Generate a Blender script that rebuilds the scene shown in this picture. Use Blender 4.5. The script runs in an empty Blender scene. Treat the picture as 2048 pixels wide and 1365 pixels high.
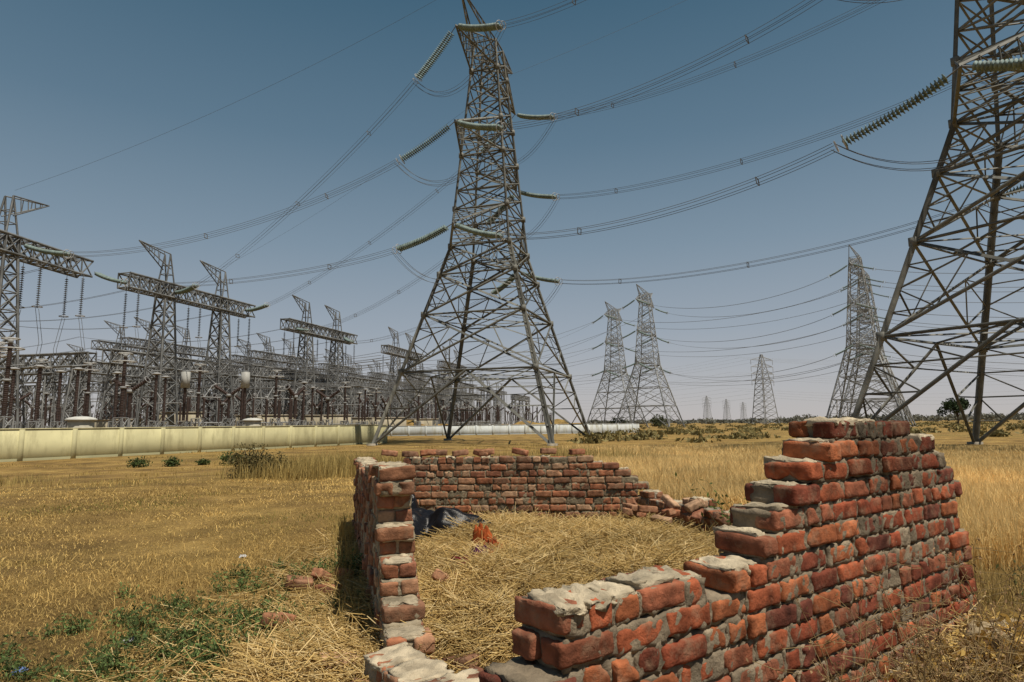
import bpy, math, numpy as np
from mathutils import Vector, Matrix
rng=np.random.default_rng(7)
S=bpy.context.scene
# ------------------------------------------------------------------ helpers
class MB:
    def __init__(s): s.V=[];s.F=[];s.C=[];s.n=0
    def add(s,V,Fs,col):
        V=np.asarray(V,float).reshape(-1,3)
        if isinstance(Fs,list) and len(Fs) and not isinstance(Fs[0],np.ndarray): Fs=[np.array(Fs,int)]
        if not isinstance(Fs,list): Fs=[Fs]
        for F in Fs:
            F=np.asarray(F,int)
            if F.ndim==1: F=F[None]
            if F.size: s.F.append(F+s.n)
        s.V.append(V)
        c=np.asarray(col,float)
        if c.ndim==1: c=np.tile(c[:3],(len(V),1))
        s.C.append(c[:,:3]); s.n+=len(V)
    def batch(s,VV,F,cols):
        N,nv,_=VV.shape
        FF=(np.asarray(F)[None]+ (np.arange(N)*nv)[:,None,None]).reshape(-1,np.asarray(F).shape[1])
        cols=np.asarray(cols,float)
        if cols.ndim==1: c=np.tile(cols,(N*nv,1))
        elif cols.ndim==2: c=np.repeat(cols,nv,axis=0)
        else: c=cols.reshape(-1,3)
        s.add(VV.reshape(-1,3),FF,c)
    def mesh(s,name,mat,smooth=False):
        me=bpy.data.meshes.new(name)
        V=np.concatenate(s.V);C=np.concatenate(s.C)
        me.vertices.add(len(V)); me.vertices.foreach_set('co',V.ravel())
        ls=[];li=[];o=0
        for F in s.F:
            m,k=F.shape; li.append(F.ravel()); ls.append(o+np.arange(m)*k); o+=m*k
        li=np.concatenate(li);ls=np.concatenate(ls)
        me.loops.add(len(li)); me.loops.foreach_set('vertex_index',li)
        me.polygons.add(len(ls)); me.polygons.foreach_set('loop_start',ls)
        me.update(calc_edges=True)
        if smooth: me.polygons.foreach_set('use_smooth',np.ones(len(ls),bool))
        at=me.attributes.new('Col','FLOAT_COLOR','POINT')
        at.data.foreach_set('color',np.hstack([C,np.ones((len(C),1))]).ravel())
        me.materials.append(mat)
        return me
    def obj(s,name,mat,smooth=False,parent=None,loc=None):
        o=bpy.data.objects.new(name,s.mesh(name,mat,smooth)); S.collection.objects.link(o)
        if parent: o.parent=parent
        if loc is not None: o.location=loc
        return o
def empty(name,loc=(0,0,0)):
    o=bpy.data.objects.new(name,None); o.location=loc; S.collection.objects.link(o); return o
def dup(name,me,loc,rz=0,sc=1):
    o=bpy.data.objects.new(name,me); o.location=loc; o.rotation_euler=(0,0,rz); o.scale=(sc,sc,sc) if np.isscalar(sc) else sc
    S.collection.objects.link(o); return o
def nrm(a): return a/np.maximum(np.linalg.norm(a,axis=-1,keepdims=True),1e-9)
def frames(A):
    ref=np.tile([0,0,1.],(len(A),1)); par=np.abs(A[:,2])>.95; ref[par]=[1,0,0]
    U=nrm(np.cross(ref,A)); W=np.cross(A,U); return U,W
def beams(mb,mem,col,sec='sq',jit=.08):
    if not mem: return
    P=np.array([m[0] for m in mem],float);Q=np.array([m[1] for m in mem],float);w=np.array([m[2] for m in mem],float)
    A=nrm(Q-P);U,W=frames(A)
    if sec=='sq': pr=[(-.5,-.5),(.5,-.5),(.5,.5),(-.5,.5)]
    else: pr=[(-.5,-.5),(.5,-.5),(.5,-.36),(-.36,-.36),(-.36,.5),(-.5,.5)]
    k=len(pr); V=np.zeros((len(mem),2*k,3))
    for i,(a,b) in enumerate(pr):
        off=(U*a+W*b)*w[:,None]; V[:,i]=P+off; V[:,k+i]=Q+off
    F=[[i,(i+1)%k,k+(i+1)%k,k+i] for i in range(k)]
    c=np.asarray(col)[None]*(1+rng.uniform(-jit,jit,(len(mem),1))*2)
    mb.batch(V,F,c)
def tube(mb,pts,r,col,k=4):
    pts=np.asarray(pts,float);n=len(pts);T=np.gradient(pts,axis=0);T=nrm(T);U,W=frames(T)
    a=np.arange(k)/k*2*np.pi
    r=np.broadcast_to(r,(n,))
    V=pts[:,None]+(U[:,None]*np.cos(a)[None,:,None]+W[:,None]*np.sin(a)[None,:,None])*r[:,None,None]
    F=[[i*k+j,i*k+(j+1)%k,(i+1)*k+(j+1)%k,(i+1)*k+j] for i in range(n-1) for j in range(k)]
    mb.add(V.reshape(-1,3),F,col)
def lathe(prof,k):
    a=np.arange(k)/k*2*np.pi
    V=np.array([[r*math.cos(t),r*math.sin(t),z] for r,z in prof for t in a])
    n=len(prof)
    F=[[i*k+j,i*k+(j+1)%k,(i+1)*k+(j+1)%k,(i+1)*k+j] for i in range(n-1) for j in range(k)]
    return V,np.array(F)
def torus(mb,c,axis,R,r,col,n=16,k=5):
    axis=np.array(axis,float)[None];U,W=frames(nrm(axis));c=np.array(c,float)
    t=np.arange(n+1)/n*2*np.pi
    tube(mb,c+R*(np.cos(t)[:,None]*U+np.sin(t)[:,None]*W),r,col,k)
def cat(p,q,sag,n=40):
    p=np.array(p,float);q=np.array(q,float);t=np.linspace(0,1,n)[:,None]
    x=p+(q-p)*t; x[:,2]-=4*sag*(t*(1-t))[:,0]; return x
def box(mb,lo,hi,col):
    x0,y0,z0=lo;x1,y1,z1=hi
    V=[[x0,y0,z0],[x1,y0,z0],[x1,y1,z0],[x0,y1,z0],[x0,y0,z1],[x1,y0,z1],[x1,y1,z1],[x0,y1,z1]]
    mb.add(V,[[0,3,2,1],[4,5,6,7],[0,1,5,4],[1,2,6,5],[2,3,7,6],[3,0,4,7]],col)
def vnoise(x,y,sc,seed=0):
    x=np.asarray(x)/sc+seed*13.7;y=np.asarray(y)/sc+seed*7.3
    xi=np.floor(x).astype(int);yi=np.floor(y).astype(int);fx=x-xi;fy=y-yi
    h=lambda a,b:np.modf(np.abs(np.sin(a*127.1+b*311.7+seed*5.1)*43758.5453))[0]
    fx=fx*fx*(3-2*fx);fy=fy*fy*(3-2*fy)
    return (h(xi,yi)*(1-fx)+h(xi+1,yi)*fx)*(1-fy)+(h(xi,yi+1)*(1-fx)+h(xi+1,yi+1)*fx)*fy
# ------------------------------------------------------------------ materials
def colmat(name,rough=.8,ns=6,var=.35,bump=.0,bs=40,dust=None,dustscale=9,dustlo=.5,dusthi=.62,metal=0,trans=0,dstretch=None):
    m=bpy.data.materials.new(name);m.use_nodes=True;nt=m.node_tree;N=nt.nodes;L=nt.links
    b=N['Principled BSDF'];b.inputs['Roughness'].default_value=rough;b.inputs['Metallic'].default_value=metal
    b.inputs['Specular IOR Level'].default_value=.2
    a=N.new('ShaderNodeAttribute');a.attribute_name='Col'
    tc=N.new('ShaderNodeTexCoord');no=N.new('ShaderNodeTexNoise');no.inputs['Scale'].default_value=ns;no.inputs['Detail'].default_value=6
    L.new(tc.outputs['Object'],no.inputs['Vector'])
    mr=N.new('ShaderNodeMapRange');mr.inputs['From Min'].default_value=.3;mr.inputs['From Max'].default_value=.7
    mr.inputs['To Min'].default_value=1-var;mr.inputs['To Max'].default_value=1+var;L.new(no.outputs['Fac'],mr.inputs['Value'])
    mx=N.new('ShaderNodeVectorMath');mx.operation='SCALE';L.new(a.outputs['Color'],mx.inputs[0]);L.new(mr.outputs[0],mx.inputs['Scale'])
    out=mx.outputs[0]
    if dust:
        n2=N.new('ShaderNodeTexNoise');n2.inputs['Scale'].default_value=dustscale;n2.inputs['Detail'].default_value=8;n2.inputs['Roughness'].default_value=.7
        src=tc.outputs['Object']
        if dstretch:
            mp=N.new('ShaderNodeMapping');mp.inputs['Scale'].default_value=dstretch;L.new(src,mp.inputs['Vector']);src=mp.outputs[0]
        L.new(src,n2.inputs['Vector'])
        m2=N.new('ShaderNodeMapRange');m2.inputs['From Min'].default_value=dustlo;m2.inputs['From Max'].default_value=dusthi;L.new(n2.outputs['Fac'],m2.inputs['Value'])
        mm=N.new('ShaderNodeMix');mm.data_type='RGBA';L.new(m2.outputs[0],mm.inputs['Factor']);L.new(out,mm.inputs['A']);mm.inputs['B'].default_value=(*dust,1)
        out=mm.outputs['Result']
    L.new(out,b.inputs['Base Color'])
    if bump:
        n3=N.new('ShaderNodeTexNoise');n3.inputs['Scale'].default_value=bs;n3.inputs['Detail'].default_value=8;n3.inputs['Roughness'].default_value=.65
        L.new(tc.outputs['Object'],n3.inputs['Vector'])
        bp=N.new('ShaderNodeBump');bp.inputs['Strength'].default_value=.8;bp.inputs['Distance'].default_value=bump
        L.new(n3.outputs['Fac'],bp.inputs['Height']);L.new(bp.outputs[0],b.inputs['Normal'])
    if trans:
        tr=N.new('ShaderNodeBsdfTranslucent');L.new(out,tr.inputs[0]);ms=N.new('ShaderNodeMixShader');ms.inputs[0].default_value=trans
        L.new(b.outputs[0],ms.inputs[1]);L.new(tr.outputs[0],ms.inputs[2]);L.new(ms.outputs[0],N['Material Output'].inputs[0])
    return m
M_steel=colmat('galvanised_steel',.6,1.5,.3)
M_wire=colmat('conductor',.6,1,.1)
M_equip=colmat('equipment',.6,2,.15)
M_brick=colmat('brick',.92,14,.5,.010,55,dust=(.27,.185,.12),dustscale=8,dustlo=.51,dusthi=.78)
M_mortar=colmat('mortar',.95,12,.4,.016,40,dust=(.19,.15,.10),dustscale=5,dustlo=.52,dusthi=.80)
M_grass=colmat('grass_blades',.85,.8,.2,trans=.3)
M_leaf=colmat('leaves',.7,3,.2,trans=.2)
M_wall=colmat('painted_plaster',.9,.5,.15,.004,8,dust=(.26,.235,.13),dustscale=1.0,dustlo=.48,dusthi=.76,dstretch=(1.6,1.6,.35))
M_cloth=colmat('cloth',.9,8,.4,.006,40)
M_plastic=colmat('plastic_sheet',.3,8,.2,.01,14)

def ground_mat():
    m=bpy.data.materials.new('dry_meadow');m.use_nodes=True;nt=m.node_tree;N=nt.nodes;L=nt.links
    b=N['Principled BSDF'];b.inputs['Roughness'].default_value=.95;b.inputs['Specular IOR Level'].default_value=.1
    tc=N.new('ShaderNodeTexCoord')
    def noise(s,d=8,r=.6):
        n=N.new('ShaderNodeTexNoise');n.inputs['Scale'].default_value=s;n.inputs['Detail'].default_value=d;n.inputs['Roughness'].default_value=r;L.new(tc.outputs['Object'],n.inputs['Vector']);return n
    n1=noise(.35);cr=N.new('ShaderNodeValToRGB');L.new(n1.outputs['Fac'],cr.inputs[0])
    e=cr.color_ramp.elements;e[0].position=.3;e[0].color=(.14,.092,.038,1);e[1].position=.72;e[1].color=(.38,.26,.095,1)
    x=e.new(.45);x.color=(.25,.16,.056,1);x=e.new(.58);x.color=(.32,.21,.070,1)
    n2=noise(.06);c2=N.new('ShaderNodeMapRange');c2.inputs['From Min'].default_value=.5;c2.inputs['From Max'].default_value=.65;c2.inputs['To Max'].default_value=.45;L.new(n2.outputs['Fac'],c2.inputs['Value'])
    mx=N.new('ShaderNodeMix');mx.data_type='RGBA';L.new(c2.outputs[0],mx.inputs['Factor']);L.new(cr.outputs[0],mx.inputs['A']);mx.inputs['B'].default_value=(.19,.15,.05,1)
    n3=noise(30,6,.75);c3=N.new('ShaderNodeMapRange');c3.inputs['From Min'].default_value=.3;c3.inputs['From Max'].default_value=.7;c3.inputs['To Min'].default_value=.45;c3.inputs['To Max'].default_value=1.5;L.new(n3.outputs['Fac'],c3.inputs['Value'])
    n4=noise(1.1,5,.6);c4=N.new('ShaderNodeMapRange');c4.inputs['From Min'].default_value=.35;c4.inputs['From Max'].default_value=.65;c4.inputs['To Min'].default_value=.7;c4.inputs['To Max'].default_value=1.25;L.new(n4.outputs['Fac'],c4.inputs['Value'])
    mu=N.new('ShaderNodeMath');mu.operation='MULTIPLY';L.new(c3.outputs[0],mu.inputs[0]);L.new(c4.outputs[0],mu.inputs[1])
    sc=N.new('ShaderNodeVectorMath');sc.operation='SCALE';L.new(mx.outputs['Result'],sc.inputs[0]);L.new(mu.outputs[0],sc.inputs['Scale'])
    L.new(sc.outputs[0],b.inputs['Base Color'])
    bp=N.new('ShaderNodeBump');bp.inputs['Strength'].default_value=1;bp.inputs['Distance'].default_value=.05;L.new(n3.outputs['Fac'],bp.inputs['Height']);L.new(bp.outputs[0],b.inputs['Normal'])
    return m
M_ground=ground_mat()
# ------------------------------------------------------------------ camera, light, sky
cam=bpy.data.cameras.new('camera');co=bpy.data.objects.new('camera',cam);S.collection.objects.link(co);S.camera=co
cam.sensor_width=36;cam.lens=21.97;cam.clip_end=9000;cam.clip_start=.05
co.matrix_world=Matrix.Translation((0,0,1.4))@Matrix.Rotation(math.radians(97.5),4,'X')@Matrix.Rotation(math.radians(-.6),4,'Z')
SUN=Vector((.44,-.40,1.20)).normalized()
sl=bpy.data.lights.new('sun','SUN');sl.energy=5.0;sl.angle=math.radians(.5);sl.color=(1,.915,.78)
so=bpy.data.objects.new('sun',sl);S.collection.objects.link(so);so.rotation_euler=SUN.to_track_quat('Z','Y').to_euler()
w=bpy.data.worlds.new('World');S.world=w;w.use_nodes=True;nt=w.node_tree
bg=nt.nodes['Background'];sky=nt.nodes.new('ShaderNodeTexSky');sky.sky_type='NISHITA';sky.sun_disc=False
sky.sun_elevation=math.asin(SUN.z);sky.sun_rotation=math.atan2(SUN.x,SUN.y);sky.air_density=1.0;sky.dust_density=1.0;sky.ozone_density=2
STR=.06
tcw=nt.nodes.new('ShaderNodeTexCoord');sx=nt.nodes.new('ShaderNodeSeparateXYZ');nt.links.new(tcw.outputs['Generated'],sx.inputs[0])
rp=nt.nodes.new('ShaderNodeValToRGB');nt.links.new(sx.outputs['Z'],rp.inputs[0])
stops=[(0.0,(.54,.51,.50)),(.06,(.46,.465,.49)),(.14,(.345,.395,.455)),(.27,(.22,.30,.375)),(.42,(.118,.20,.275)),(.60,(.052,.125,.190)),(1,(.022,.065,.12))]
el=rp.color_ramp.elements;el[0].position=0;el[0].color=(*stops[0][1],1);el[1].position=1;el[1].color=(*stops[-1][1],1)
for p_,c_ in stops[1:-1]: q_=el.new(p_);q_.color=(*c_,1)
sc_=nt.nodes.new('ShaderNodeVectorMath');sc_.operation='SCALE';nt.links.new(rp.outputs[0],sc_.inputs[0]);sc_.inputs['Scale'].default_value=1/STR
mxw=nt.nodes.new('ShaderNodeMix');mxw.data_type='RGBA';mxw.inputs['Factor'].default_value=.88
nt.links.new(sky.outputs[0],mxw.inputs['A']);nt.links.new(sc_.outputs[0],mxw.inputs['B'])
nt.links.new(mxw.outputs['Result'],bg.inputs[0]);bg.inputs[1].default_value=STR
S.view_settings.view_transform='Standard';S.view_settings.look='None';S.view_settings.exposure=0
# ------------------------------------------------------------------ ground
DROP=.6
def gh(x,y):
    x=np.asarray(x,float);y=np.asarray(y,float);r=np.hypot(x,y)
    f=np.clip(1-r/60,0,1)
    z=(vnoise(x,y,1.3,1)-.5)*.07*f+(vnoise(x,y,4,2)-.5)*.12*f
    z+=.30*np.exp(-((x-3.1)**2+(y-3.5)**2)/.8)+.24*np.exp(-((x-2.3)**2+(y-2.9)**2)/.25)
    t=np.clip((r-12)/26,0,1);z-=DROP*t*t*(3-2*t)
    return z
def mound(x,y):
    x=np.asarray(x,float);y=np.asarray(y,float)
    a=.22*np.exp(-(((x-.45)/1.7)**4+((y-6.4)/2.4)**4))
    b=.11*np.exp(-(((x+1.1)/.55)**2+((y-3.5)/.8)**2)*1.1)
    c=.10*np.exp(-(((x+.0)/.6)**2+((y-4.2)/1.0)**2))
    n=(vnoise(x,y,.35,5)-.5)*.10+(vnoise(x,y,.9,6)-.5)*.10
    return a+b+c+n*np.clip((a+b+c)/.1,0,1)-.035
R=.4*1.045**np.arange(212);na=300
an=np.arange(na)/na*2*np.pi
X=(R[:,None]*np.sin(an)[None]);Y=(R[:,None]*np.cos(an)[None]);Z=gh(X,Y)
mb=MB();V=np.stack([X,Y,Z],-1).reshape(-1,3)
i,j=np.meshgrid(np.arange(len(R)-1),np.arange(na),indexing='ij');jj=(j+1)%na
F=np.stack([i*na+j,(i+1)*na+j,(i+1)*na+jj,i*na+jj],-1).reshape(-1,4)[:,::-1]
mb.add(np.vstack([V,[[0,0,float(gh(0,0))]]]),[F],(.2,.14,.05))
c0=len(V);mb.F.append(np.array([[c0,(k+1)%na,k] for k in range(na)]))
mb.obj('ground',M_ground,True)
# ------------------------------------------------------------------ bricks
def boxtpl(nx,ny,nz):
    ids={};V=[]
    def vid(a,b,c):
        if (a,b,c) not in ids: ids[(a,b,c)]=len(V);V.append((a/nx*2-1,b/ny*2-1,c/nz*2-1))
        return ids[(a,b,c)]
    F=[]
    for a in range(nx):
        for b in range(ny):
            F.append([vid(a,b,0),vid(a,b+1,0),vid(a+1,b+1,0),vid(a+1,b,0)])
            F.append([vid(a,b,nz),vid(a+1,b,nz),vid(a+1,b+1,nz),vid(a,b+1,nz)])
    for a in range(nx):
        for c in range(nz):
            F.append([vid(a,0,c),vid(a+1,0,c),vid(a+1,0,c+1),vid(a,0,c+1)])
            F.append([vid(a,ny,c),vid(a,ny,c+1),vid(a+1,ny,c+1),vid(a+1,ny,c)])
    for b in range(ny):
        for c in range(nz):
            F.append([vid(0,b,c),vid(0,b,c+1),vid(0,b+1,c+1),vid(0,b+1,c)])
            F.append([vid(nx,b,c),vid(nx,b+1,c),vid(nx,b+1,c+1),vid(nx,b,c+1)])
    return np.array(V),np.array(F)
TV,TF=boxtpl(10,6,5)
def blocks(mb,C,D,ROT,cols,rad=.012,amp=.004,chip=.5):
    C=np.asarray(C,float);D=np.asarray(D,float);N=len(C);H=D/2
    T=np.sign(TV)*np.abs(TV)**.75
    P=T[None]*H[:,None]
    lim=np.maximum(H[:,None]-rad,.001)
    inner=np.clip(P,-lim,lim);d=P-inner;L=np.linalg.norm(d,axis=-1,keepdims=True)
    out=inner+np.where(L>1e-6,d/np.maximum(L,1e-6)*np.minimum(L,rad),0)
    ph=rng.uniform(0,6.28,(N,1,6))
    q=P
    n=np.sin(q[...,0]*43+ph[...,0]+2*np.sin(q[...,1]*50+ph[...,1]))+np.sin(q[...,2]*85+ph[...,2]+2*np.sin(q[...,0]*70+ph[...,3]))+.7*np.sin(q[...,1]*110+q[...,0]*90+ph[...,4])
    nr=nrm(TV**3+1e-6)
    out+=nr[None]*(n*amp*.45)[...,None]
    out+=rng.normal(0,amp*.22,out.shape)
    for rep in range(3):
        cs=rng.integers(-1,2,(N,3))
        cs[np.abs(cs).sum(1)<2]=[1,-1,1]
        dist=np.linalg.norm(out-cs[:,None]*H[:,None],axis=-1)
        s=rng.uniform(.0,.05,N)*(rng.random(N)<chip)
        k=np.clip(1-dist/np.maximum(s[:,None]+1e-4,1e-4),0,1)
        out-=cs[:,None]*k[...,None]*s[:,None,None]*.5
    W=np.einsum('nij,nvj->nvi',ROT,out)+C[:,None]
    mb.batch(W,TF,cols)
def rot_small(N,base,a=.02):
    e=rng.normal(0,a,(N,3));R_=np.tile(np.eye(3),(N,1,1))
    R_[:,0,1]=-e[:,2];R_[:,1,0]=e[:,2];R_[:,0,2]=e[:,1]*.6;R_[:,2,0]=-e[:,1]*.6;R_[:,1,2]=-e[:,0];R_[:,2,1]=e[:,0]
    return np.einsum('ij,njk->nik',base,R_)
PITCH=.094
def brickcol(n,kind):
    if kind=='red': pal=np.array([[.25,.062,.030],[.31,.085,.038],[.20,.054,.030],[.34,.11,.046],[.16,.050,.032],[.25,.085,.045],[.27,.10,.055]])
    else: pal=np.array([[.28,.13,.070],[.33,.175,.10],[.24,.10,.058],[.37,.23,.14],[.20,.10,.058],[.30,.12,.062]])
    return pal[rng.integers(0,len(pal),n)]*rng.uniform(.7,1.15,(n,1))
def wall(name,A,B,Hf,kind,cap=.5,thick=.235,rag=.05,mort=(.30,.26,.20),soot=None,startf=None,endf=None,tilt=.018,z0=0.,s0j=.12,off=.004,capc=(.44,.37,.26)):
    A=np.array(A,float);B=np.array(B,float);Lw=np.linalg.norm(B-A);d=(B-A)/Lw;nn=np.array([-d[1],d[0]])
    base=np.array([[d[0],nn[0],0],[d[1],nn[1],0],[0,0,1]])
    C=[];D=[];cols=[];MC=[];MD=[];MCol=[];cap_c=[];cap_d=[]
    cl=lambda s:min(max(s,0),1)
    maxc=int(max(Hf(s) for s in np.linspace(0,1,200)))+1
    for c in range(-1,maxc):
        x=(startf(c)*Lw if startf else 0)-rng.uniform(0,rag)-(rng.uniform(0,s0j) if c%2 else 0)
        xe=(endf(c)*Lw if endf else Lw)+rng.uniform(0,rag)
        mode=c%2;row=[]
        while x<xe-.06:
            stretch=(rng.random()<(.85 if mode==0 else .35))
            l=(.225 if stretch else .108)*rng.uniform(.93,1.05)
            row.append((x,l,stretch,c<Hf(cl((x+l*.4)/Lw))));x+=l+.012+abs(rng.normal(0,.004))
        for n_,(x,l,stretch,ok) in enumerate(row):
            if not ok: continue
            xc=x+l/2;s=xc/Lw
            zc=z0+c*PITCH+PITCH/2+rng.normal(0,.003)
            top=(c+1>=Hf(cl(s)))
            h=PITCH-.014+rng.normal(0,.003)
            edge=(n_==0 or n_==len(row)-1)
            of_=off*(2.5 if edge else 1)
            if stretch:
                for sd in (-1,1):
                    o=sd*(thick/4+.003)+rng.normal(0,of_);p=A+d*(xc+(rng.normal(0,of_) if edge else 0))+nn*o
                    if top and rng.random()<.05: continue
                    C.append([*p,zc]);D.append([l,thick/2-.010,h])
            else:
                p=A+d*xc+nn*rng.normal(0,of_*1.4);C.append([*p,zc]);D.append([l,thick+rng.normal(0,.008),h])
            k=(len(C)-len(cols));bc=brickcol(k,kind)
            if soot is not None: bc=bc*soot(s,c)
            cols+=list(bc)
            L0=n_>0 and row[n_-1][3];R0=n_<len(row)-1 and row[n_+1][3]
            lx=x-.014 if L0 else x+.016
            rx=x+l+.014 if R0 else x+l-.016
            p=A+d*(lx+rx)/2;zt=zc+PITCH/2+.002 if not top else zc+PITCH/2-.012
            zb=zc-PITCH/2-.002
            MC.append([*p,(zt+zb)/2]);MD.append([rx-lx,thick-rng.uniform(.012,.034),zt-zb])
            MCol.append(float(np.mean(soot(s,c))) if soot is not None else 1.)
            if top and rng.random()<cap:
                cap_c.append([*(p+nn*rng.normal(0,.012)),zc+PITCH/2-.010]);cap_d.append([(rx-lx)*rng.uniform(.8,1.08),thick*rng.uniform(.65,.96),rng.uniform(.014,.036)])
    root=empty(name)
    mb=MB();blocks(mb,C,D,rot_small(len(C),base,tilt),np.array(cols));mb.obj('bricks',M_brick,True,root)
    mb=MB();mc=np.array(mort)*rng.uniform(.75,1.15,(len(MC),1))*np.array(MCol)[:,None]
    blocks(mb,MC,MD,rot_small(len(MC),base,.003),mc,rad=.006,amp=.010,chip=.0);
    if cap_c: blocks(mb,cap_c,cap_d,rot_small(len(cap_c),base,.04),np.array(capc)*rng.uniform(.8,1.1,(len(cap_c),1)),rad=.008,amp=.012,chip=1)
    mb.obj('mortar',M_mortar,True,root)
    return root
def Hfront(s):
    pts=[(.0,8),(.215,8),(.232,6.0),(.245,8),(.335,9),(.385,10),(.425,11),(.46,12),(.505,13),(.545,14),(.735,14),(.75,13.4),(.80,13.0),(.88,12),(.945,11),(.97,9),(.99,6),(1.01,3)]
    h=pts[0][1]
    for a,b in pts:
        if s>=a: h=b
    return h
FA=np.array([.08,2.10]);FB=np.array([2.68,4.0])
def sootf(s,c):
    k=np.clip((c-8.5)/4,0,1)*np.clip((s-.52)/.12,0,1)
    return 1-.72*k*rng.uniform(.7,1)
wall('broken_brick_wall',FA,FB,Hfront,'red',cap=.95,soot=sootf,mort=(.225,.18,.125),z0=.08,s0j=.02,rag=.03,tilt=.022,off=.005,
     startf=lambda c:[-.01,-.02,-.04,.0,-.045,-.045,.0,.0][max(c,0)] if c<8 else [.335,.38,.42,.43,.50,.545,.55,.55][min(c-8,7)],
     endf=lambda c:1.0-[-.03,-.02,0,.0,.01,.0,.03,.01,.04,.03,.05,.05,.09,.14,.2,.2,.2,.2][max(c,0)])
wall('broken_brick_wall',(-.575,3.5),(-2.1,8.95),lambda s:(3 if s<.03 else 4 if s<.055 else 5 if s<.08 else 6 if s<.11 else 8 if s<.13 else 12 if s<.22 else 11 if s<.5 else 10),'dusty',cap=1,mort=(.31,.26,.18),tilt=.045,off=.010,rag=.08)
def Hback(s):
    if s<.10:return 8
    if s<.78: return 10 if math.sin(s*37)>-.5 else 9.5
    return 10-int((s-.78)/.22*3.2)
wall('broken_brick_wall',(-1.95,9.0),(1.65,8.95),Hback,'dusty',cap=.35,mort=(.22,.18,.12),rag=.1,tilt=.03,off=.006)
wall('broken_brick_wall',(1.85,8.8),(2.85,6.3),lambda s:[5,4,4,5,5,4,4,5,4,3,3][int(s*10)],'dusty',cap=.8,tilt=.03)
wall('broken_brick_wall',(2.9,6.1),(2.85,4.3),lambda s:3 if s<.6 else 6,'dusty',cap=.6)
wall('broken_brick_wall',(-.12,2.45),(-.58,3.12),lambda s:4 if s<.4 else 3,'dusty',cap=.9,tilt=.04,off=.01,z0=.05)
def loose(positions,name='loose_brick'):
    for (x,y,z,yaw,pit,rol) in positions:
        mb=MB();M=np.array(Matrix.Rotation(yaw,3,'Z')@Matrix.Rotation(pit,3,'Y')@Matrix.Rotation(rol,3,'X'))[None]
        blocks(mb,[[0,0,0]],[[.225,.108,.078]],M,brickcol(1,'dusty')*1.1)
        mb.obj(name,M_brick,True,loc=(x,y,z))
lb=[(-.50,4.75,.25,.9,.75,.2),(-.42,4.95,.22,2.0,.1,0),(-1.85,5.6,.06,.3,.2,.2),(-1.7,5.75,.08,1.3,.5,.1),(-1.55,5.9,.07,2.2,.1,.3),(-1.62,4.5,.08,1.1,.25,.1),(-1.55,5.4,.05,2.6,.1,.1),(-.95,3.6,.12,.5,.15,.1),(-.75,3.25,.10,1.9,.1,.2),(-.30,3.5,.14,2.6,.2,.1)]
for k in range(9): lb.append((1.55+rng.uniform(-.35,.35),7.8+rng.uniform(-.4,.3),.27+.05*(k//3),rng.uniform(0,3),rng.normal(0,.2),rng.normal(0,.2)))
for x in (-1.75,-1.45,-1.2,-1.05,-.75,-.45,-.38,.1,.5,.9): lb.append((x,8.98+rng.normal(0,.03),.985+rng.uniform(-.005,.02),rng.uniform(-.5,.5),rng.normal(0,.12),rng.normal(0,.1)))
for k in range(8):
    a=rng.random();lb.append((1.5+a*1.1,8.4-a*1.8,.33+rng.uniform(-.1,.12),rng.uniform(0,3),rng.normal(0,.3),rng.normal(0,.2)))
loose(lb)
# ------------------------------------------------------------------ straw
n=56000;x=rng.uniform(-2.4,2.6,n);y=rng.uniform(2.5,8.8,n);mm=mound(x,y)
keep=(mm+rng.normal(0,.03,n)>.0)&(rng.random(n)<1.25-y/14);x=x[keep];y=y[keep];mm=np.maximum(mm[keep],0);n=len(x)
nx,ny=150,170;gx=np.linspace(-3,2.7,nx);gy=np.linspace(2.4,8.85,ny);XX,YY=np.meshgrid(gx,gy,indexing='ij')
ZZ=gh(XX,YY)+mound(XX,YY)+rng.normal(0,.008,XX.shape)
mb=MB();i,j=np.meshgrid(np.arange(nx-1),np.arange(ny-1),indexing='ij')
F=np.stack([i*ny+j,(i+1)*ny+j,(i+1)*ny+j+1,i*ny+j+1],-1).reshape(-1,4)
cc=np.array([.36,.24,.085])*rng.uniform(.6,1.2,(nx*ny,1))
mb.add(np.stack([XX,YY,ZZ],-1).reshape(-1,3),[F],cc)
z=gh(x,y)+mm+rng.uniform(0,.045,n)
th=rng.uniform(0,2*np.pi,n);el_=rng.normal(0,.26,n);ln=rng.uniform(.07,.30,n)
d=np.stack([np.cos(th)*np.cos(el_),np.sin(th)*np.cos(el_),np.sin(el_)],-1);side=np.stack([-np.sin(th),np.cos(th),0*th],-1)
bend=rng.normal(0,.16,n);wv=rng.uniform(.0016,.0034,n)
tt=np.array([-1,-.33,.33,1.]);c=np.stack([x,y,z],-1)
pts=c[:,None]+d[:,None]*(tt[None,:,None]*ln[:,None,None])+side[:,None]*((tt**2)[None,:,None]*(bend*ln)[:,None,None])
up=np.array([0,0,1.]);offs=[(1,0),(-.5,.87),(-.5,-.87)]
VV=np.zeros((n,12,3))
for a in range(4):
    for b,(p,q) in enumerate(offs): VV[:,a*3+b]=pts[:,a]+side*(p*wv)[:,None]+up*(q*wv)[:,None]
TFs=[[a*3+b,a*3+(b+1)%3,(a+1)*3+(b+1)%3,(a+1)*3+b] for a in range(3) for b in range(3)]
pal=np.array([[.72,.54,.24],[.60,.42,.16],[.84,.66,.34],[.42,.28,.10],[.68,.49,.19]])
mb.batch(VV,TFs,pal[rng.integers(0,5,n)]*rng.uniform(.7,1.12,(n,1)))
mb.obj('straw_heap',M_grass)
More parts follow.
